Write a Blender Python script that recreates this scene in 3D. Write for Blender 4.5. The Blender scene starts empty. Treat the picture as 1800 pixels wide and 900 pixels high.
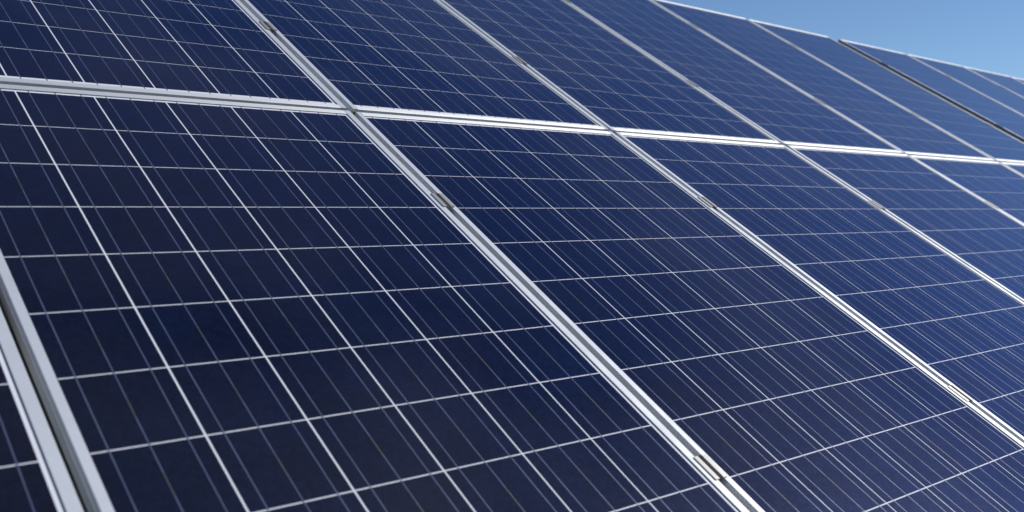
import bpy, bmesh, math, random
from mathutils import Matrix, Vector

random.seed(7)
scene = bpy.context.scene
R = math.radians

# ------------------------------------------------------------------ the plane the modules lie in
TILT = R(30.6)                      # slope of the array; +X runs along the rows, +Y horizontally into the slope
ORIGIN_Z = 1.80
CT, ST = math.cos(TILT), math.sin(TILT)
PLANE = Matrix(((1, 0, 0, 0), (0, CT, -ST, 0), (0, ST, CT, ORIGIN_Z), (0, 0, 0, 1)))   # (u, v, normal) -> world

# ------------------------------------------------------------------ camera
cam_data = bpy.data.cameras.new('camera')
cam = bpy.data.objects.new('camera', cam_data)
scene.collection.objects.link(cam)
scene.camera = cam
F_PX = 1622.4
cam_data.sensor_fit = 'HORIZONTAL'
cam_data.sensor_width = 36.0
cam_data.lens = F_PX / 1800 * 36.0
cam_data.shift_y = 174.5 / 1800
cam_data.clip_start = 0.05
cam_data.clip_end = 4000
# rows: camera right, camera down, camera forward, each in (u, v, normal)
RC = ((0.7661551671, -0.5530185624, 0.3273785722),
      (-0.0991963466, -0.6050745317, -0.7899651232),
      (0.6349538131, 0.5727611027, -0.5184383999))
M3 = PLANE.to_3x3()
c_right, c_down, c_fwd = (M3 @ Vector(r) for r in RC)
c_pos = PLANE @ Vector((-0.32982, -2.03239, 0.91198))
cm = Matrix.Identity(4)
for i in range(3):
    cm[i][0], cm[i][1], cm[i][2], cm[i][3] = c_right[i], -c_down[i], -c_fwd[i], c_pos[i]
cam.matrix_world = cm
cam_data.dof.use_dof = True
cam_data.dof.focus_distance = 2.35
cam_data.dof.aperture_fstop = 3.6
cam_data.dof.aperture_blades = 9

# ------------------------------------------------------------------ sky and sun
SUN_EL, SUN_AZ = R(41), R(113)       # azimuth clockwise from +Y (up-slope)
world = bpy.data.worlds.new('World')
scene.world = world
world.use_nodes = True
wn = world.node_tree.nodes
wl = world.node_tree.links
sky = wn.new('ShaderNodeTexSky')
sky.sky_type = 'NISHITA'
sky.sun_disc = False
sky.sun_elevation = SUN_EL
sky.sun_rotation = SUN_AZ
sky.altitude = 1200
sky.air_density = 1.0
sky.dust_density = 0.0
sky.ozone_density = 6.0
bg = wn['Background']
bg.inputs['Strength'].default_value = 0.095
wl.new(sky.outputs['Color'], bg.inputs['Color'])

sun_data = bpy.data.lights.new('sun', 'SUN')
sun_data.energy = 3.3
sun_data.angle = R(0.53)
sun_data.color = (1.0, 0.955, 0.89)
sun = bpy.data.objects.new('sun', sun_data)
scene.collection.objects.link(sun)
to_sun = Vector((math.sin(SUN_AZ) * math.cos(SUN_EL), math.cos(SUN_AZ) * math.cos(SUN_EL), math.sin(SUN_EL)))
sun.rotation_euler = to_sun.to_track_quat('Z', 'Y').to_euler()
sun.location = (8, -8, 12)

scene.view_settings.view_transform = 'Standard'
scene.view_settings.look = 'None'
scene.view_settings.exposure = 0.0
scene.view_settings.gamma = 1.0
scene.view_settings.use_curve_mapping = False
scene.render.engine = 'CYCLES'
scene.cycles.max_bounces = 6
scene.cycles.use_denoising = True
scene.cycles.sample_clamp_indirect = 6.0

# ------------------------------------------------------------------ materials
def new_mat(name):
    m = bpy.data.materials.new(name)
    m.use_nodes = True
    nt = m.node_tree
    return m, nt, nt.nodes['Principled BSDF']

def node(nt, kind, **vals):
    n = nt.nodes.new(kind)
    for k, v in vals.items():
        if k.startswith('_'):
            setattr(n, k[1:], v)
        else:
            n.inputs[k.replace('__', ' ')].default_value = v
    return n

def rgb_mix(nt, a, b, fac, blend='MIX'):
    n = nt.nodes.new('ShaderNodeMix')
    n.data_type = 'RGBA'
    n.blend_type = blend
    for s, v in ((0, fac), (6, a), (7, b)):
        if hasattr(v, 'links'):
            nt.links.new(v, n.inputs[s])
        else:
            n.inputs[s].default_value = v
    return n.outputs[2]

def ramp(nt, src, lo, hi, a=0.0, b=1.0):
    n = nt.nodes.new('ShaderNodeMapRange')
    n.inputs['From Min'].default_value = lo
    n.inputs['From Max'].default_value = hi
    n.inputs['To Min'].default_value = a
    n.inputs['To Max'].default_value = b
    nt.links.new(src, n.inputs['Value'])
    return n.outputs['Result']

def glass_coat(nt, b, weight=0.7):
    """the toughened cover glass: an even, very slightly dusty gloss"""
    geo = node(nt, 'ShaderNodeNewGeometry')
    dust_sheen = node(nt, 'ShaderNodeTexNoise', Scale=2.3, Detail=5.0, Roughness=0.6)
    nt.links.new(geo.outputs['Position'], dust_sheen.inputs['Vector'])
    b.inputs['Coat Weight'].default_value = weight
    b.inputs['Coat IOR'].default_value = 1.32
    nt.links.new(ramp(nt, dust_sheen.outputs['Fac'], 0.3, 0.7, 0.07, 0.13), b.inputs['Coat Roughness'])
    return geo

def mat_cell():
    m, nt, b = new_mat('polycrystalline_silicon')
    geo = glass_coat(nt, b)
    info = node(nt, 'ShaderNodeObjectInfo')
    # crystal grains, each a slightly different blue
    vor = node(nt, 'ShaderNodeTexVoronoi', Scale=120.0, Randomness=1.0)
    nt.links.new(geo.outputs['Position'], vor.inputs['Vector'])
    sep = node(nt, 'ShaderNodeSeparateColor')
    nt.links.new(vor.outputs['Color'], sep.inputs[0])
    big = node(nt, 'ShaderNodeTexNoise', Scale=8.0, Detail=1.0)
    nt.links.new(geo.outputs['Position'], big.inputs['Vector'])
    blue = (0.018, 0.022, 0.052, 1)
    warm = (0.026, 0.024, 0.043, 1)
    tint = rgb_mix(nt, blue, warm, ramp(nt, info.outputs['Random'], 0.25, 1.0, 0.0, 0.85))
    deep = rgb_mix(nt, tint, (0.019, 0.029, 0.076, 1), ramp(nt, big.outputs['Fac'], 0.40, 0.75, 0.0, 0.6))
    grain = node(nt, 'ShaderNodeHueSaturation')
    own = rgb_mix(nt, deep, info.outputs['Color'], 1.0, 'MULTIPLY')
    nt.links.new(own, grain.inputs['Color'])
    nt.links.new(ramp(nt, sep.outputs['Red'], 0, 1, 0.80, 1.24), grain.inputs['Value'])
    nt.links.new(grain.outputs['Color'], b.inputs['Base Color'])
    # the nitride layer on the silicon mirrors blue light, more the flatter one looks at it
    b.inputs['Metallic'].default_value = 0.85
    b.inputs['Specular Tint'].default_value = (0.36, 0.48, 0.92, 1)
    b.inputs['Roughness'].default_value = 0.22
    # thin dusty film; its uneven patches also paint in soft cloud reflections
    d1 = node(nt, 'ShaderNodeTexNoise', Scale=1.1, Detail=2.0, Roughness=0.5, Distortion=0.3)
    d2 = node(nt, 'ShaderNodeTexNoise', Scale=260.0, Detail=2.0)
    for d in (d1, d2):
        nt.links.new(geo.outputs['Position'], d.inputs['Vector'])
    mul = node(nt, 'ShaderNodeMath', _operation='MULTIPLY')
    nt.links.new(ramp(nt, d1.outputs['Fac'], 0.38, 0.66, 0.002, 0.060), mul.inputs[0])
    nt.links.new(ramp(nt, d2.outputs['Fac'], 0.30, 0.70, 0.8, 1.2), mul.inputs[1])
    dust_sheen = node(nt, 'ShaderNodeBsdfDiffuse', Color=(0.24, 0.235, 0.255, 1))
    mix = nt.nodes.new('ShaderNodeMixShader')
    nt.links.new(mul.outputs[0], mix.inputs[0])
    nt.links.new(b.outputs[0], mix.inputs[1])
    nt.links.new(dust_sheen.outputs[0], mix.inputs[2])
    nt.links.new(mix.outputs[0], nt.nodes['Material Output'].inputs['Surface'])
    return m

def mat_backsheet():
    m, nt, b = new_mat('white_backsheet')
    glass_coat(nt, b)
    b.inputs['Base Color'].default_value = (0.80, 0.81, 0.85, 1)
    b.inputs['Roughness'].default_value = 0.6
    return m

def mat_ribbon():
    m, nt, b = new_mat('tinned_ribbon')
    geo = glass_coat(nt, b)
    noi = node(nt, 'ShaderNodeTexNoise', Scale=14.0, Detail=3.0)
    nt.links.new(geo.outputs['Position'], noi.inputs['Vector'])
    c = rgb_mix(nt, (0.10, 0.125, 0.21, 1), (0.14, 0.165, 0.26, 1), ramp(nt, noi.outputs['Fac'], 0.35, 0.65))
    nt.links.new(c, b.inputs['Base Color'])
    b.inputs['Metallic'].default_value = 0.3
    b.inputs['Roughness'].default_value = 0.42
    return m

def mat_ribbon_brown():  # brownish tint for the middle stretch of the centre ribbons
    m, nt, b = new_mat('brown_ribbon')
    glass_coat(nt, b)
    b.inputs['Base Color'].default_value = (0.105, 0.10, 0.095, 1)
    b.inputs['Metallic'].default_value = 0.3
    b.inputs['Roughness'].default_value = 0.5
    return m

def mat_aluminium(name, base, rough, metal=0.85, grain=None, aniso=0.5):
    m, nt, b = new_mat(name)
    geo = node(nt, 'ShaderNodeNewGeometry')
    n1 = node(nt, 'ShaderNodeTexNoise', Scale=9.0, Detail=6.0, Roughness=0.65)
    nt.links.new(geo.outputs['Position'], n1.inputs['Vector'])
    dark = tuple(c * 0.86 for c in base[:3]) + (1,)
    nt.links.new(rgb_mix(nt, dark, base, ramp(nt, n1.outputs['Fac'], 0.3, 0.6)), b.inputs['Base Color'])
    nt.links.new(ramp(nt, n1.outputs['Fac'], 0.3, 0.7, rough + 0.07, rough - 0.05), b.inputs['Roughness'])
    b.inputs['Metallic'].default_value = metal
    fine = node(nt, 'ShaderNodeTexNoise', Scale=420.0, Detail=2.0)
    nt.links.new(geo.outputs['Position'], fine.inputs['Vector'])
    bump = node(nt, 'ShaderNodeBump', Strength=0.04, Distance=0.001)
    nt.links.new(fine.outputs['Fac'], bump.inputs['Height'])
    nt.links.new(bump.outputs['Normal'], b.inputs['Normal'])
    if grain is not None:
        # fine drawing lines along the extrusion spread the highlight across it
        b.inputs['Anisotropic'].default_value = aniso
        x = node(nt, 'ShaderNodeVectorMath', _operation='CROSS_PRODUCT')
        nt.links.new(geo.outputs['Normal'], x.inputs[0])
        x.inputs[1].default_value = grain
        nt.links.new(x.outputs[0], b.inputs['Tangent'])
        bump.inputs['Strength'].default_value = 0.02
    return m

def mat_plain(name, col, rough, metal=0.0):
    m, nt, b = new_mat(name)
    geo = node(nt, 'ShaderNodeNewGeometry')
    n1 = node(nt, 'ShaderNodeTexNoise', Scale=30.0, Detail=4.0)
    nt.links.new(geo.outputs['Position'], n1.inputs['Vector'])
    nt.links.new(rgb_mix(nt, tuple(c * 0.75 for c in col) + (1,), tuple(min(1, c * 1.2) for c in col) + (1,), n1.outputs['Fac']), b.inputs['Base Color'])
    b.inputs['Roughness'].default_value = rough
    b.inputs['Metallic'].default_value = metal
    return m

def mat_ground():
    m, nt, b = new_mat('gravel_ground')
    geo = node(nt, 'ShaderNodeNewGeometry')
    v = node(nt, 'ShaderNodeTexVoronoi', Scale=38.0)
    n1 = node(nt, 'ShaderNodeTexNoise', Scale=0.6, Detail=8.0)
    for t in (v, n1):
        nt.links.new(geo.outputs['Position'], t.inputs['Vector'])
    sep = node(nt, 'ShaderNodeSeparateColor')
    nt.links.new(v.outputs['Color'], sep.inputs[0])
    stone = rgb_mix(nt, (0.13, 0.12, 0.105, 1), (0.30, 0.28, 0.25, 1), sep.outputs['Green'])
    grass = rgb_mix(nt, (0.075, 0.075, 0.045, 1), (0.13, 0.12, 0.075, 1), sep.outputs['Red'])
    nt.links.new(rgb_mix(nt, stone, grass, ramp(nt, n1.outputs['Fac'], 0.48, 0.6)), b.inputs['Base Color'])
    b.inputs['Roughness'].default_value = 0.95
    bump = node(nt, 'ShaderNodeBump', Strength=0.7, Distance=0.02)
    nt.links.new(v.outputs['Distance'], bump.inputs['Height'])
    nt.links.new(bump.outputs['Normal'], b.inputs['Normal'])
    return m

M_CELL = mat_cell()
M_BACK = mat_backsheet()
M_RIB = mat_ribbon()
M_RIB_BROWN = mat_ribbon_brown()
M_FRAME_SIDE = mat_aluminium('anodised_side_rail', (0.77, 0.79, 0.815, 1), 0.64, 0.62, (0.0, CT, ST), 0.25)
M_WALL = mat_aluminium('gap_shade_wall', (0.76, 0.78, 0.81, 1), 0.50, 0.9, (0.0, CT, ST), 0.35)  # separate wall metal that deepens the shade between modules
M_FRAME_END = mat_aluminium('anodised_end_rail', (0.74, 0.745, 0.745, 1), 0.56, 0.66, (1.0, 0.0, 0.0), 0.5)
M_FRAME = mat_aluminium('anodised_rail', (0.72, 0.73, 0.74, 1), 0.45)
M_CLAMP = mat_aluminium('cast_clamp', (0.46, 0.45, 0.43, 1), 0.52, 0.65)
M_STEEL = mat_aluminium('galvanised_steel', (0.34, 0.34, 0.33, 1), 0.55)
M_BOLT = mat_plain('bolt_steel', (0.22, 0.21, 0.20), 0.4, 0.8)
M_SEAL = mat_plain('black_sealant', (0.035, 0.036, 0.045), 0.6)
M_GAP_SHADE = mat_plain('gap_shade', (0.16, 0.175, 0.22), 0.6)  # dark tone that paints the break gap's shade
M_BOX = mat_plain('black_plastic', (0.03, 0.03, 0.03), 0.5)
M_CABLE = mat_plain('yellow_green_cable', (0.45, 0.42, 0.05), 0.5)
M_GROUND = mat_ground()

# ------------------------------------------------------------------ mesh helpers
def mesh_from(name, verts, faces, mat, smooth=False, fmats=None, mats=None):
    me = bpy.data.meshes.new(name)
    me.from_pydata(verts, [], faces)
    for mm in (mats or [mat]):
        me.materials.append(mm)
    if fmats:
        me.polygons.foreach_set('material_index', fmats)
    bm = bmesh.new()
    bm.from_mesh(me)
    bmesh.ops.recalc_face_normals(bm, faces=bm.faces)
    bm.to_mesh(me)
    bm.free()
    me.update()
    return me

def box_data(x0, x1, y0, y1, z0, z1):
    v = [(x, y, z) for z in (z0, z1) for y in (y0, y1) for x in (x0, x1)]
    f = [(0, 2, 3, 1), (4, 5, 7, 6), (0, 1, 5, 4), (2, 6, 7, 3), (0, 4, 6, 2), (1, 3, 7, 5)]
    return v, f

def box_mesh(name, x0, x1, y0, y1, z0, z1, mat, bevel=0.0):
    v, f = box_data(x0, x1, y0, y1, z0, z1)
    me = mesh_from(name, v, f, mat)
    if bevel:
        bm = bmesh.new()
        bm.from_mesh(me)
        bmesh.ops.bevel(bm, geom=bm.edges[:], offset=bevel, segments=2, affect='EDGES', profile=0.6)
        bm.to_mesh(me)
        bm.free()
    return me

def extrude_profile(name, prof, axis, t0, t1, mat, cut0=None, cut1=None):
    """sweep a closed profile [(a, z)] along x or y from t0 to t1"""
    n = len(prof)
    vs = []
    for t in (t0, t1):
        for a, z in prof:
            vs.append((a, t, z) if axis == 'y' else (t, a, z))
    fs = [tuple(range(n)), tuple(range(2 * n - 1, n - 1, -1))]
    for i in range(n):
        j = (i + 1) % n
        fs.append((i, j, n + j, n + i))
    me = mesh_from(name, vs, fs, mat)
    bm = bmesh.new()
    bm.from_mesh(me)
    bmesh.ops.triangulate(bm, faces=[f for f in bm.faces if len(f.verts) > 4])
    bm.to_mesh(me)
    bm.free()
    return me

def link(name, me, parent=None, mw=None):
    o = bpy.data.objects.new(name, me)
    scene.collection.objects.link(o)
    if parent:
        o.parent = parent
    if mw is not None:
        o.matrix_world = mw
    return o

def tag(o, label=None, category=None, group=None, kind=None):
    if label: o['label'] = label
    if category: o['category'] = category
    if group: o['group'] = group
    if kind: o['kind'] = kind
    return o

# ------------------------------------------------------------------ the ground
def build_ground():
    vs, fs = [], []
    n = 60
    xs = [-900 + 1800 * i / n for i in range(n + 1)]
    # finer near the array
    def warp(t):
        s = (t / 900.0)
        return 900.0 * (0.06 * s + 0.94 * s ** 3)
    for j in range(n + 1):
        for i in range(n + 1):
            x, y = warp(xs[i]), warp(xs[j])
            r = math.hypot(x, y)
            z = 0.05 * math.sin(x * 0.7 + 1.3) * math.sin(y * 0.6) * min(1.0, r / 4.0)
            vs.append((x, y, z))
    for j in range(n):
        for i in range(n):
            a = j * (n + 1) + i
            fs.append((a, a + 1, a + n + 2, a + n + 1))
    g = link('ground', mesh_from('ground', vs, fs, M_GROUND))
    tag(g, 'grey gravel ground with dry grass under the solar array', 'ground', kind='structure')
build_ground()

# ------------------------------------------------------------------ one photovoltaic module
P = 0.1585                            # cell pitch
NX, NY = 6, 12
U = 1.00868                           # column pitch
S = 0.07345                           # cells of the upper row start here, those of the lower row end at v = 0
GX, GY = 0.0037, 0.0027               # joints between cells
XL, XLI, XRI, XR = -0.0146, 0.0012, 0.9570, 0.9758
YB, YBI, YTI, YT = -0.0315, -0.0128, NY * P + 0.0075, NY * P + 0.0265
LIP, DEEP = 0.0025, 0.0375

def frame_profile(outer, inner):
    """cross-section of one frame rail: bevelled lip, outer wall with a shallow groove, foot flange"""
    d = 1 if inner > outer else -1
    w = abs(inner - outer)
    c = 0.0011
    pts = [(0.0, LIP - c), (c, LIP), (w - c * 0.7, LIP), (w, LIP - c * 0.7), (w, -0.0060),
           (0.0030, -0.0060), (0.0030, -DEEP + 0.002), (w + 0.012, -DEEP + 0.002), (w + 0.012, -DEEP),
           (0.0, -DEEP), (0.0, -0.0140), (0.0009, -0.0132), (0.0009, -0.0112), (0.0, -0.0104)]
    return [(outer + d * a, z) for a, z in pts]

ME_SIDE_L = extrude_profile('frame_side_near', frame_profile(XL, XLI), 'y', YB, YT, M_FRAME_SIDE)
ME_SIDE_R = extrude_profile('frame_side_far', frame_profile(XR, XRI), 'y', YB, YT, M_FRAME_SIDE)
for me, xo in ((ME_SIDE_L, XL), (ME_SIDE_R, XR)):       # outer walls get a duller metal, gap shade put into the material
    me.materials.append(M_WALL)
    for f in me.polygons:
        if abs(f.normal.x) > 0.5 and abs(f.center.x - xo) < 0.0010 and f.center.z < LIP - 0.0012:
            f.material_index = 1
ME_END_B = extrude_profile('frame_end_low', frame_profile(YB, YBI), 'x', XLI + 0.0003, XRI - 0.0003, M_FRAME_END)
ME_END_T = extrude_profile('frame_end_high', frame_profile(YT, YTI), 'x', XLI + 0.0003, XRI - 0.0003, M_FRAME_END)
ME_BACK = box_mesh('backsheet', XLI - 0.004, XRI + 0.004, YBI - 0.004, YTI + 0.004, -0.0042, -0.0004, M_BACK)
ME_CELL = box_mesh('cell', -P / 2 + GX / 2, P / 2 - GX / 2, -P / 2 + GY / 2, P / 2 - GY / 2, -0.0004, 0.0, M_CELL)

def ribbon_mesh(name, brown_mid):
    """a tinned ribbon that runs up a whole string of cells, kinked where it dives from one cell to the next"""
    hw = 0.0009
    st = [(-0.0085, 0.00012)]
    fm = []
    for j in range(NY):
        y0 = j * P
        a, b = y0 + GY / 2, y0 + P - GY / 2
        st += [(a - 0.0006, 0.00020), (a + 0.0010, 0.00045), (a + 0.0030, 0.00022),
               (y0 + P * 0.36, 0.00020), (y0 + P * 0.64, 0.00020), (b - 0.0012, 0.00020), (b + 0.0002, 0.00006)]
    st.append((NY * P + 0.0050, 0.00012))
    vs, fs = [], []
    for y, z in st:
        vs += [(-hw, y, z - 0.0006), (-hw, y, z), (hw, y, z), (hw, y, z - 0.0006)]
    for i in range(len(st) - 1):
        k = 4 * i
        mid = 0.5 * (st[i][0] + st[i + 1][0]) % P
        s = 1 if brown_mid and abs(mid - P / 2) < 0.01 and 0 < i < len(st) - 2 else 0
        for q in range(3):
            fs.append((k + q, k + q + 1, k + 4 + q + 1, k + 4 + q))
            fm.append(s)
    return mesh_from(name, vs, fs, M_RIB, fmats=fm, mats=[M_RIB, M_RIB_BROWN])

ME_RIB = ribbon_mesh('busbar', False)
ME_RIB_MID = ribbon_mesh('busbar_middle', True)

def seal_mesh():
    w, z0, z1 = 0.0012, -0.0004, 0.0004
    vs, fs = [], []
    for b in ((XLI, XLI + w, YBI, YTI), (XRI - w, XRI, YBI, YTI),
              (XLI + w, XRI - w, YBI, YBI + w), (XLI + w, XRI - w, YTI - w, YTI)):
        v, f = box_data(*b, z0, z1)
        k = len(vs)
        vs += v
        fs += [tuple(i + k for i in q) for q in f]
    return mesh_from('sealant_bead', vs, fs, M_SEAL)
ME_SEAL = seal_mesh()
ME_JBOX = box_mesh('junction_box', 0.40, 0.55, NY * P - 0.16, NY * P - 0.05, -0.030, -0.0043, M_BOX, 0.004)

GROUP = 'solar panels mounted in two rows up the slope'
def solar_panel(u0, v_cells, label, jitter=True):
    """u0: first cell edge, v_cells: lower edge of the cell field"""
    t = bpy.data.objects.new('solar_panel', None)
    t.empty_display_size = 0.1
    scene.collection.objects.link(t)
    tag(t, label, 'solar panel', GROUP)
    mw = PLANE @ Matrix.Translation((u0, v_cells, 0.0))
    if jitter:
        c = Vector((XR / 2, NY * P / 2, 0))
        rot = Matrix.Rotation(R(random.uniform(-0.06, 0.06)), 4, 'X') @ Matrix.Rotation(R(random.uniform(-0.08, 0.08)), 4, 'Y')
        mw = mw @ Matrix.Translation(c) @ rot @ Matrix.Translation(-c)
    t.matrix_world = mw
    for me in (ME_SIDE_L, ME_SIDE_R, ME_END_B, ME_END_T):
        link('frame_rail', me, t)
    link('backsheet', ME_BACK, t)
    link('sealant_bead', ME_SEAL, t)
    link('junction_box', ME_JBOX, t)
    k = random.uniform(0.88, 1.14)              # modules of one delivery differ a little in tone
    tone = (k * random.uniform(0.94, 1.06), k, k * random.uniform(0.95, 1.08), 1)
    for j in range(NY):
        for i in range(NX):
            o = link('cell', ME_CELL, t)
            o.color = tone
            o.location = ((i + 0.5) * P, (j + 0.5) * P, 0)
    for i in range(NX):
        for q in range(3):
            o = link('busbar', ME_RIB_MID if q == 1 else ME_RIB, t)
            o.location = ((i + (2 * q + 1) / 6) * P, 0, 0)
    return t

LOW = -NY * P
T2 = 0.1195 + 0.009                    # extra gap before the next table
lower = [
    (0, 'solar panel cut off at the bottom left corner of the photo, lower row'),
    (1, 'largest dark navy solar panel in the lower row, filling the left half'),
    (2, 'lower-row solar panel just right of the largest one, centre bottom'),
    (3, 'third full solar panel of the lower row, reaching the bottom right corner'),
    (4, 'fourth full solar panel of the lower row, cut by the right edge'),
    (5, 'fifth lower-row solar panel, small blue strip at the right edge below the seam'),
    (6, 'rightmost sliver of solar panel in the lower row, just under the white seam'),
]
for c, lab in lower:
    solar_panel((c - 1) * U, LOW, lab)
upper = [
    (0, 'upper-row solar panel above the one in the bottom left corner, hardly in view'),
    (1, 'upper-row solar panel in the top left corner of the photo'),
    (2, 'second solar panel of the upper row, right of the top left one'),
    (3, 'third solar panel of the upper row, top centre'),
    (4, 'fourth solar panel of the upper row, left of the first top frame against the sky'),
    (5, 'fifth upper-row solar panel, its top frame rail starting against the sky'),
    (6, 'last upper-row solar panel before the dark gap in the array'),
]
for c, lab in upper:
    solar_panel((c - 1) * U, S, lab)
far_upper = [
    (7, 'first upper-row solar panel beyond the dark gap, with a shaded side wall'),
    (8, 'second upper-row solar panel beyond the dark gap, under the sky'),
    (9, 'third upper-row solar panel beyond the dark gap, at the right edge'),
    (10, 'blurred last corner of solar panel at the right edge under the sky'),
]
ME_SHADE_STRIP = box_mesh('shade_strip', XL - 0.0018, XL - 0.0002, YB + 0.002, YT - 0.002, -DEEP + 0.0005, 0.0002, M_GAP_SHADE)  # added strip, its dark colour stands in for shade on this wall
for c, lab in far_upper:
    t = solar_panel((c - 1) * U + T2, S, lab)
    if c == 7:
        tag(link('shade_strip', ME_SHADE_STRIP, t), 'added dark strip standing in for shade on the outer side wall')
for c, lab in ((7, 'first lower-row solar panel beyond the dark gap, out at the right edge'),
               (8, 'second lower-row solar panel beyond the dark gap, past the right edge'),
               (9, 'third lower-row solar panel beyond the dark gap, past the right edge')):
    solar_panel((c - 1) * U + T2, LOW, lab)

# ------------------------------------------------------------------ racks under the two tables
RAILS = (-1.391, -0.447, 0.596, 1.565)
def rack(label, u0, u1, rafters):
    t = bpy.data.objects.new('mounting_rack', None)
    scene.collection.objects.link(t)
    tag(t, label, 'mounting rack', 'steel racks carrying the panels')
    t.matrix_world = PLANE @ Matrix.Translation((u0, 0, 0))
    L = u1 - u0
    top = -DEEP - 0.0006
    for v in RAILS:
        w = 0.020
        prof = [(v - w, top), (v - 0.006, top), (v - 0.006, top - 0.012), (v + 0.006, top - 0.012), (v + 0.006, top),
                (v + w, top), (v + w, top - 0.042), (v - w, top - 0.042)]
        link('rail', extrude_profile('rail', prof, 'x', 0.0, L, M_FRAME), t)
    # deep purlin the lower panels bear on, and rafters with posts
    prof = [(-0.63, -0.082), (-0.455, -0.082), (-0.455, -0.150), (-0.462, -0.150), (-0.462, -0.089), (-0.623, -0.089), (-0.623, -0.150), (-0.63, -0.150)]
    link('purlin', extrude_profile('purlin', prof, 'x', 0.0, L, M_STEEL), t)
    prof = [(1.09, -0.082), (1.265, -0.082), (1.265, -0.150), (1.258, -0.150), (1.258, -0.089), (1.097, -0.089), (1.097, -0.150), (1.09, -0.150)]
    link('purlin', extrude_profile('purlin', prof, 'x', 0.0, L, M_STEEL), t)
    prof = [(-0.03, -0.041), (0.13, -0.041), (0.13, -0.150), (0.123, -0.150), (0.123, -0.048), (-0.023, -0.048), (-0.023, -0.150), (-0.03, -0.150)]
    link('purlin', extrude_profile('purlin', prof, 'x', 0.0, L, M_STEEL), t)
    inv = t.matrix_world.inverted()
    for x in rafters:
        x -= u0
        link('rafter', box_mesh('rafter', x - 0.06, x + 0.06, -1.85, 1.85, -0.25, -0.152, M_STEEL, 0.004), t)
        for v in (-1.0, 1.1):
            head = t.matrix_world @ Vector((x, v, -0.20))
            me = box_mesh('post', -0.035, 0.035, -0.05, 0.05, -0.25, head.z - 0.03, M_STEEL, 0.004)
            o = link('post', me, t)
            o.matrix_world = Matrix.Translation((head.x + 0.098, head.y, 0))
            o.matrix_parent_inverse = Matrix.Identity(4)
            o.matrix_local = inv @ Matrix.Translation((head.x + 0.098, head.y, 0))
rack('galvanised steel rack under the long run of panels in front', -1.02, 6.02, (0.05, 2.0, 3.9, 5.7))
rack('galvanised steel rack under the panels beyond the dark gap', 6 * U - 0.02 + T2, 6 * U + 4.02 + T2, (6.7, 8.3, 9.9))

# ------------------------------------------------------------------ clamps in the gaps
GAP0, GAP1 = XR - U, XL                 # gap walls relative to a column's first cell edge
def clamp_mesh():
    g0, g1 = GAP0, GAP1
    th = 0.0028
    zl = LIP + 0.0004
    a, b = g0 + 0.0008, g1 - 0.0008
    prof = [(a - 0.0088, zl), (a, zl), (a, -0.024), (b, -0.024), (b, zl), (b + 0.0088, zl),
            (b + 0.0088, zl + th * 0.8), (b + 0.0075, zl + th), (b - th * 0.9, zl + th), (b - th, zl + th * 0.8), (b - th, -0.024 + th), (a + th, -0.024 + th),
            (a + th, zl + th * 0.8), (a + th * 0.9, zl + th), (a - 0.0075, zl + th), (a - 0.0088, zl + th * 0.8)]
    # concave profile: faces built as two arms and a floor would overlap, so triangulate the caps
    me = bpy.data.meshes.new('clamp_body')
    bm = bmesh.new()
    L = 0.030
    lo = [bm.verts.new((x, -L, z)) for x, z in prof]
    hi = [bm.verts.new((x, L, z)) for x, z in prof]
    n = len(prof)
    for i in range(n):
        j = (i + 1) % n
        bm.faces.new((lo[i], lo[j], hi[j], hi[i]))
    caps = [bm.faces.new(lo), bm.faces.new(list(reversed(hi)))]
    bmesh.ops.triangulate(bm, faces=caps)
    bmesh.ops.recalc_face_normals(bm, faces=bm.faces)
    bm.to_mesh(me)
    bm.free()
    me.materials.append(M_CLAMP)
    return me
ME_CLAMP = clamp_mesh()

def bolt_mesh():
    me = bpy.data.meshes.new('bolt')
    bm = bmesh.new()
    cx = 0.5 * (GAP0 + GAP1)
    bmesh.ops.create_cone(bm, cap_ends=True, segments=16, radius1=0.0056, radius2=0.0052, depth=0.007,
                          matrix=Matrix.Translation((cx, 0, -0.0176)))
    bmesh.ops.create_cone(bm, cap_ends=True, segments=12, radius1=0.003, radius2=0.003, depth=0.030,
                          matrix=Matrix.Translation((cx, 0, -0.0361)))
    bm.to_mesh(me)
    bm.free()
    me.materials.append(M_BOLT)
    return me
ME_BOLT = bolt_mesh()

seams = {0: 'left of the largest panel',
         1: 'right of the largest panel',
         2: 'on the second full frame gap',
         3: 'on the third full frame gap',
         4: 'on the fourth full frame gap',
         5: 'on the fifth full frame gap'}
rows = {-1.391: 'low in the lower row', -0.447: 'high in the lower row', 0.596: 'low in the upper row', 1.565: 'high in the upper row'}
def clamp(u, v, label):
    t = bpy.data.objects.new('panel_clamp', None)
    t.empty_display_size = 0.03
    scene.collection.objects.link(t)
    t.matrix_world = PLANE @ Matrix.Translation((u, v, 0))
    tag(t, label, 'clamp', 'clamps holding the panel frames')
    link('body', ME_CLAMP, t)
    link('bolt', ME_BOLT, t)
for c in range(0, 6):
    for v in RAILS:
        if c == 0 and v > -1: continue
        clamp(c * U, v + random.uniform(-0.006, 0.006), 'aluminium clamp %s, %s' % (rows[v], seams[c]))
for c, w in ((7, 'first'), (8, 'second'), (9, 'third')):
    for v in RAILS[2:]:
        clamp(c * U + T2, v, 'blurred clamp %s, on the %s gap beyond the dark gap' % (rows[v], w))

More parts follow.
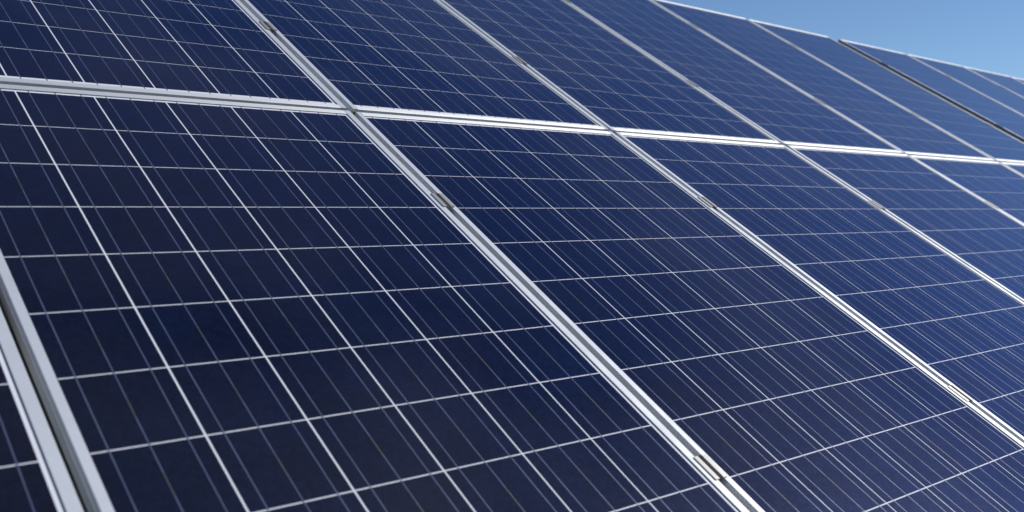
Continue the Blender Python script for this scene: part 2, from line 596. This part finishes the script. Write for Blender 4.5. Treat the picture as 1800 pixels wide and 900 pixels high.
# end clamps on the two walls of the dark gap
def end_clamp(u, v, side, label):
    """side +1: holds the frame whose wall lies at +x of u"""
    t = bpy.data.objects.new('end_clamp', None)
    t.empty_display_size = 0.03
    scene.collection.objects.link(t)
    t.matrix_world = PLANE @ Matrix.Translation((u, v, 0))
    tag(t, label, 'clamp', 'end clamps beside the dark gap')
    s = side
    z = LIP + 0.0004
    prof = [(s * 0.008, z), (0.0 - s * 0.0008, z), (-s * 0.0008, -DEEP), (-s * 0.020, -DEEP), (-s * 0.020, -DEEP + 0.004),
            (-s * 0.006, -DEEP + 0.004), (-s * 0.006, z + 0.0026), (s * 0.008, z + 0.0026)]
    link('body', extrude_profile('end_clamp_body', prof, 'y', -0.025, 0.025, M_CLAMP if side < 0 else M_GAP_SHADE), t)  # far-side clamps are coloured with the gap's painted shade
    me = bpy.data.meshes.new('end_bolt')
    bm = bmesh.new()
    bmesh.ops.create_cone(bm, cap_ends=True, segments=12, radius1=0.006, radius2=0.0055, depth=0.007,
                          matrix=Matrix.Translation((-s * 0.013, 0, -DEEP + 0.0077)))
    bm.to_mesh(me)
    bm.free()
    me.materials.append(M_BOLT)
    link('bolt', me, t)
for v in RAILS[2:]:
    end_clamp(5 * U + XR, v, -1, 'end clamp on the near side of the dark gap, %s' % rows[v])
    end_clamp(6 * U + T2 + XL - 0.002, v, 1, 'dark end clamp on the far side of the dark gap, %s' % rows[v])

# ------------------------------------------------------------------ earthing wire that shows in the joint of four panels
def wire(u, v, label):
    me = bpy.data.meshes.new('earth_wire')
    bm = bmesh.new()
    pts = [Vector((-0.006, 0.002, -0.080)), Vector((-0.002, 0.0, -0.038)), Vector((0, 0, -0.012)), Vector((0.001, 0.0015, -0.0025)), Vector((0.0015, 0.002, -0.0005))]
    rings = []
    for i, p in enumerate(pts):
        rr = 0.0016 if i == 4 else 0.0026
        rings.append([bm.verts.new(p + Vector((math.cos(2 * math.pi * k / 8) * rr, math.sin(2 * math.pi * k / 8) * rr, 0))) for k in range(8)])
    for i in range(len(rings) - 1):
        for k in range(8):
            bm.faces.new((rings[i][k], rings[i][(k + 1) % 8], rings[i + 1][(k + 1) % 8], rings[i + 1][k]))
    bm.faces.new(rings[-1])
    bmesh.ops.recalc_face_normals(bm, faces=bm.faces)
    bm.to_mesh(me)
    bm.free()
    me.materials.append(M_CABLE)
    o = link('earth_wire', me, None, PLANE @ Matrix.Translation((u, v, 0)))
    tag(o, label, 'wire')
wire(0.9925, 0.0385, 'tiny yellow-green wire where four panel corners meet beside the largest panel')
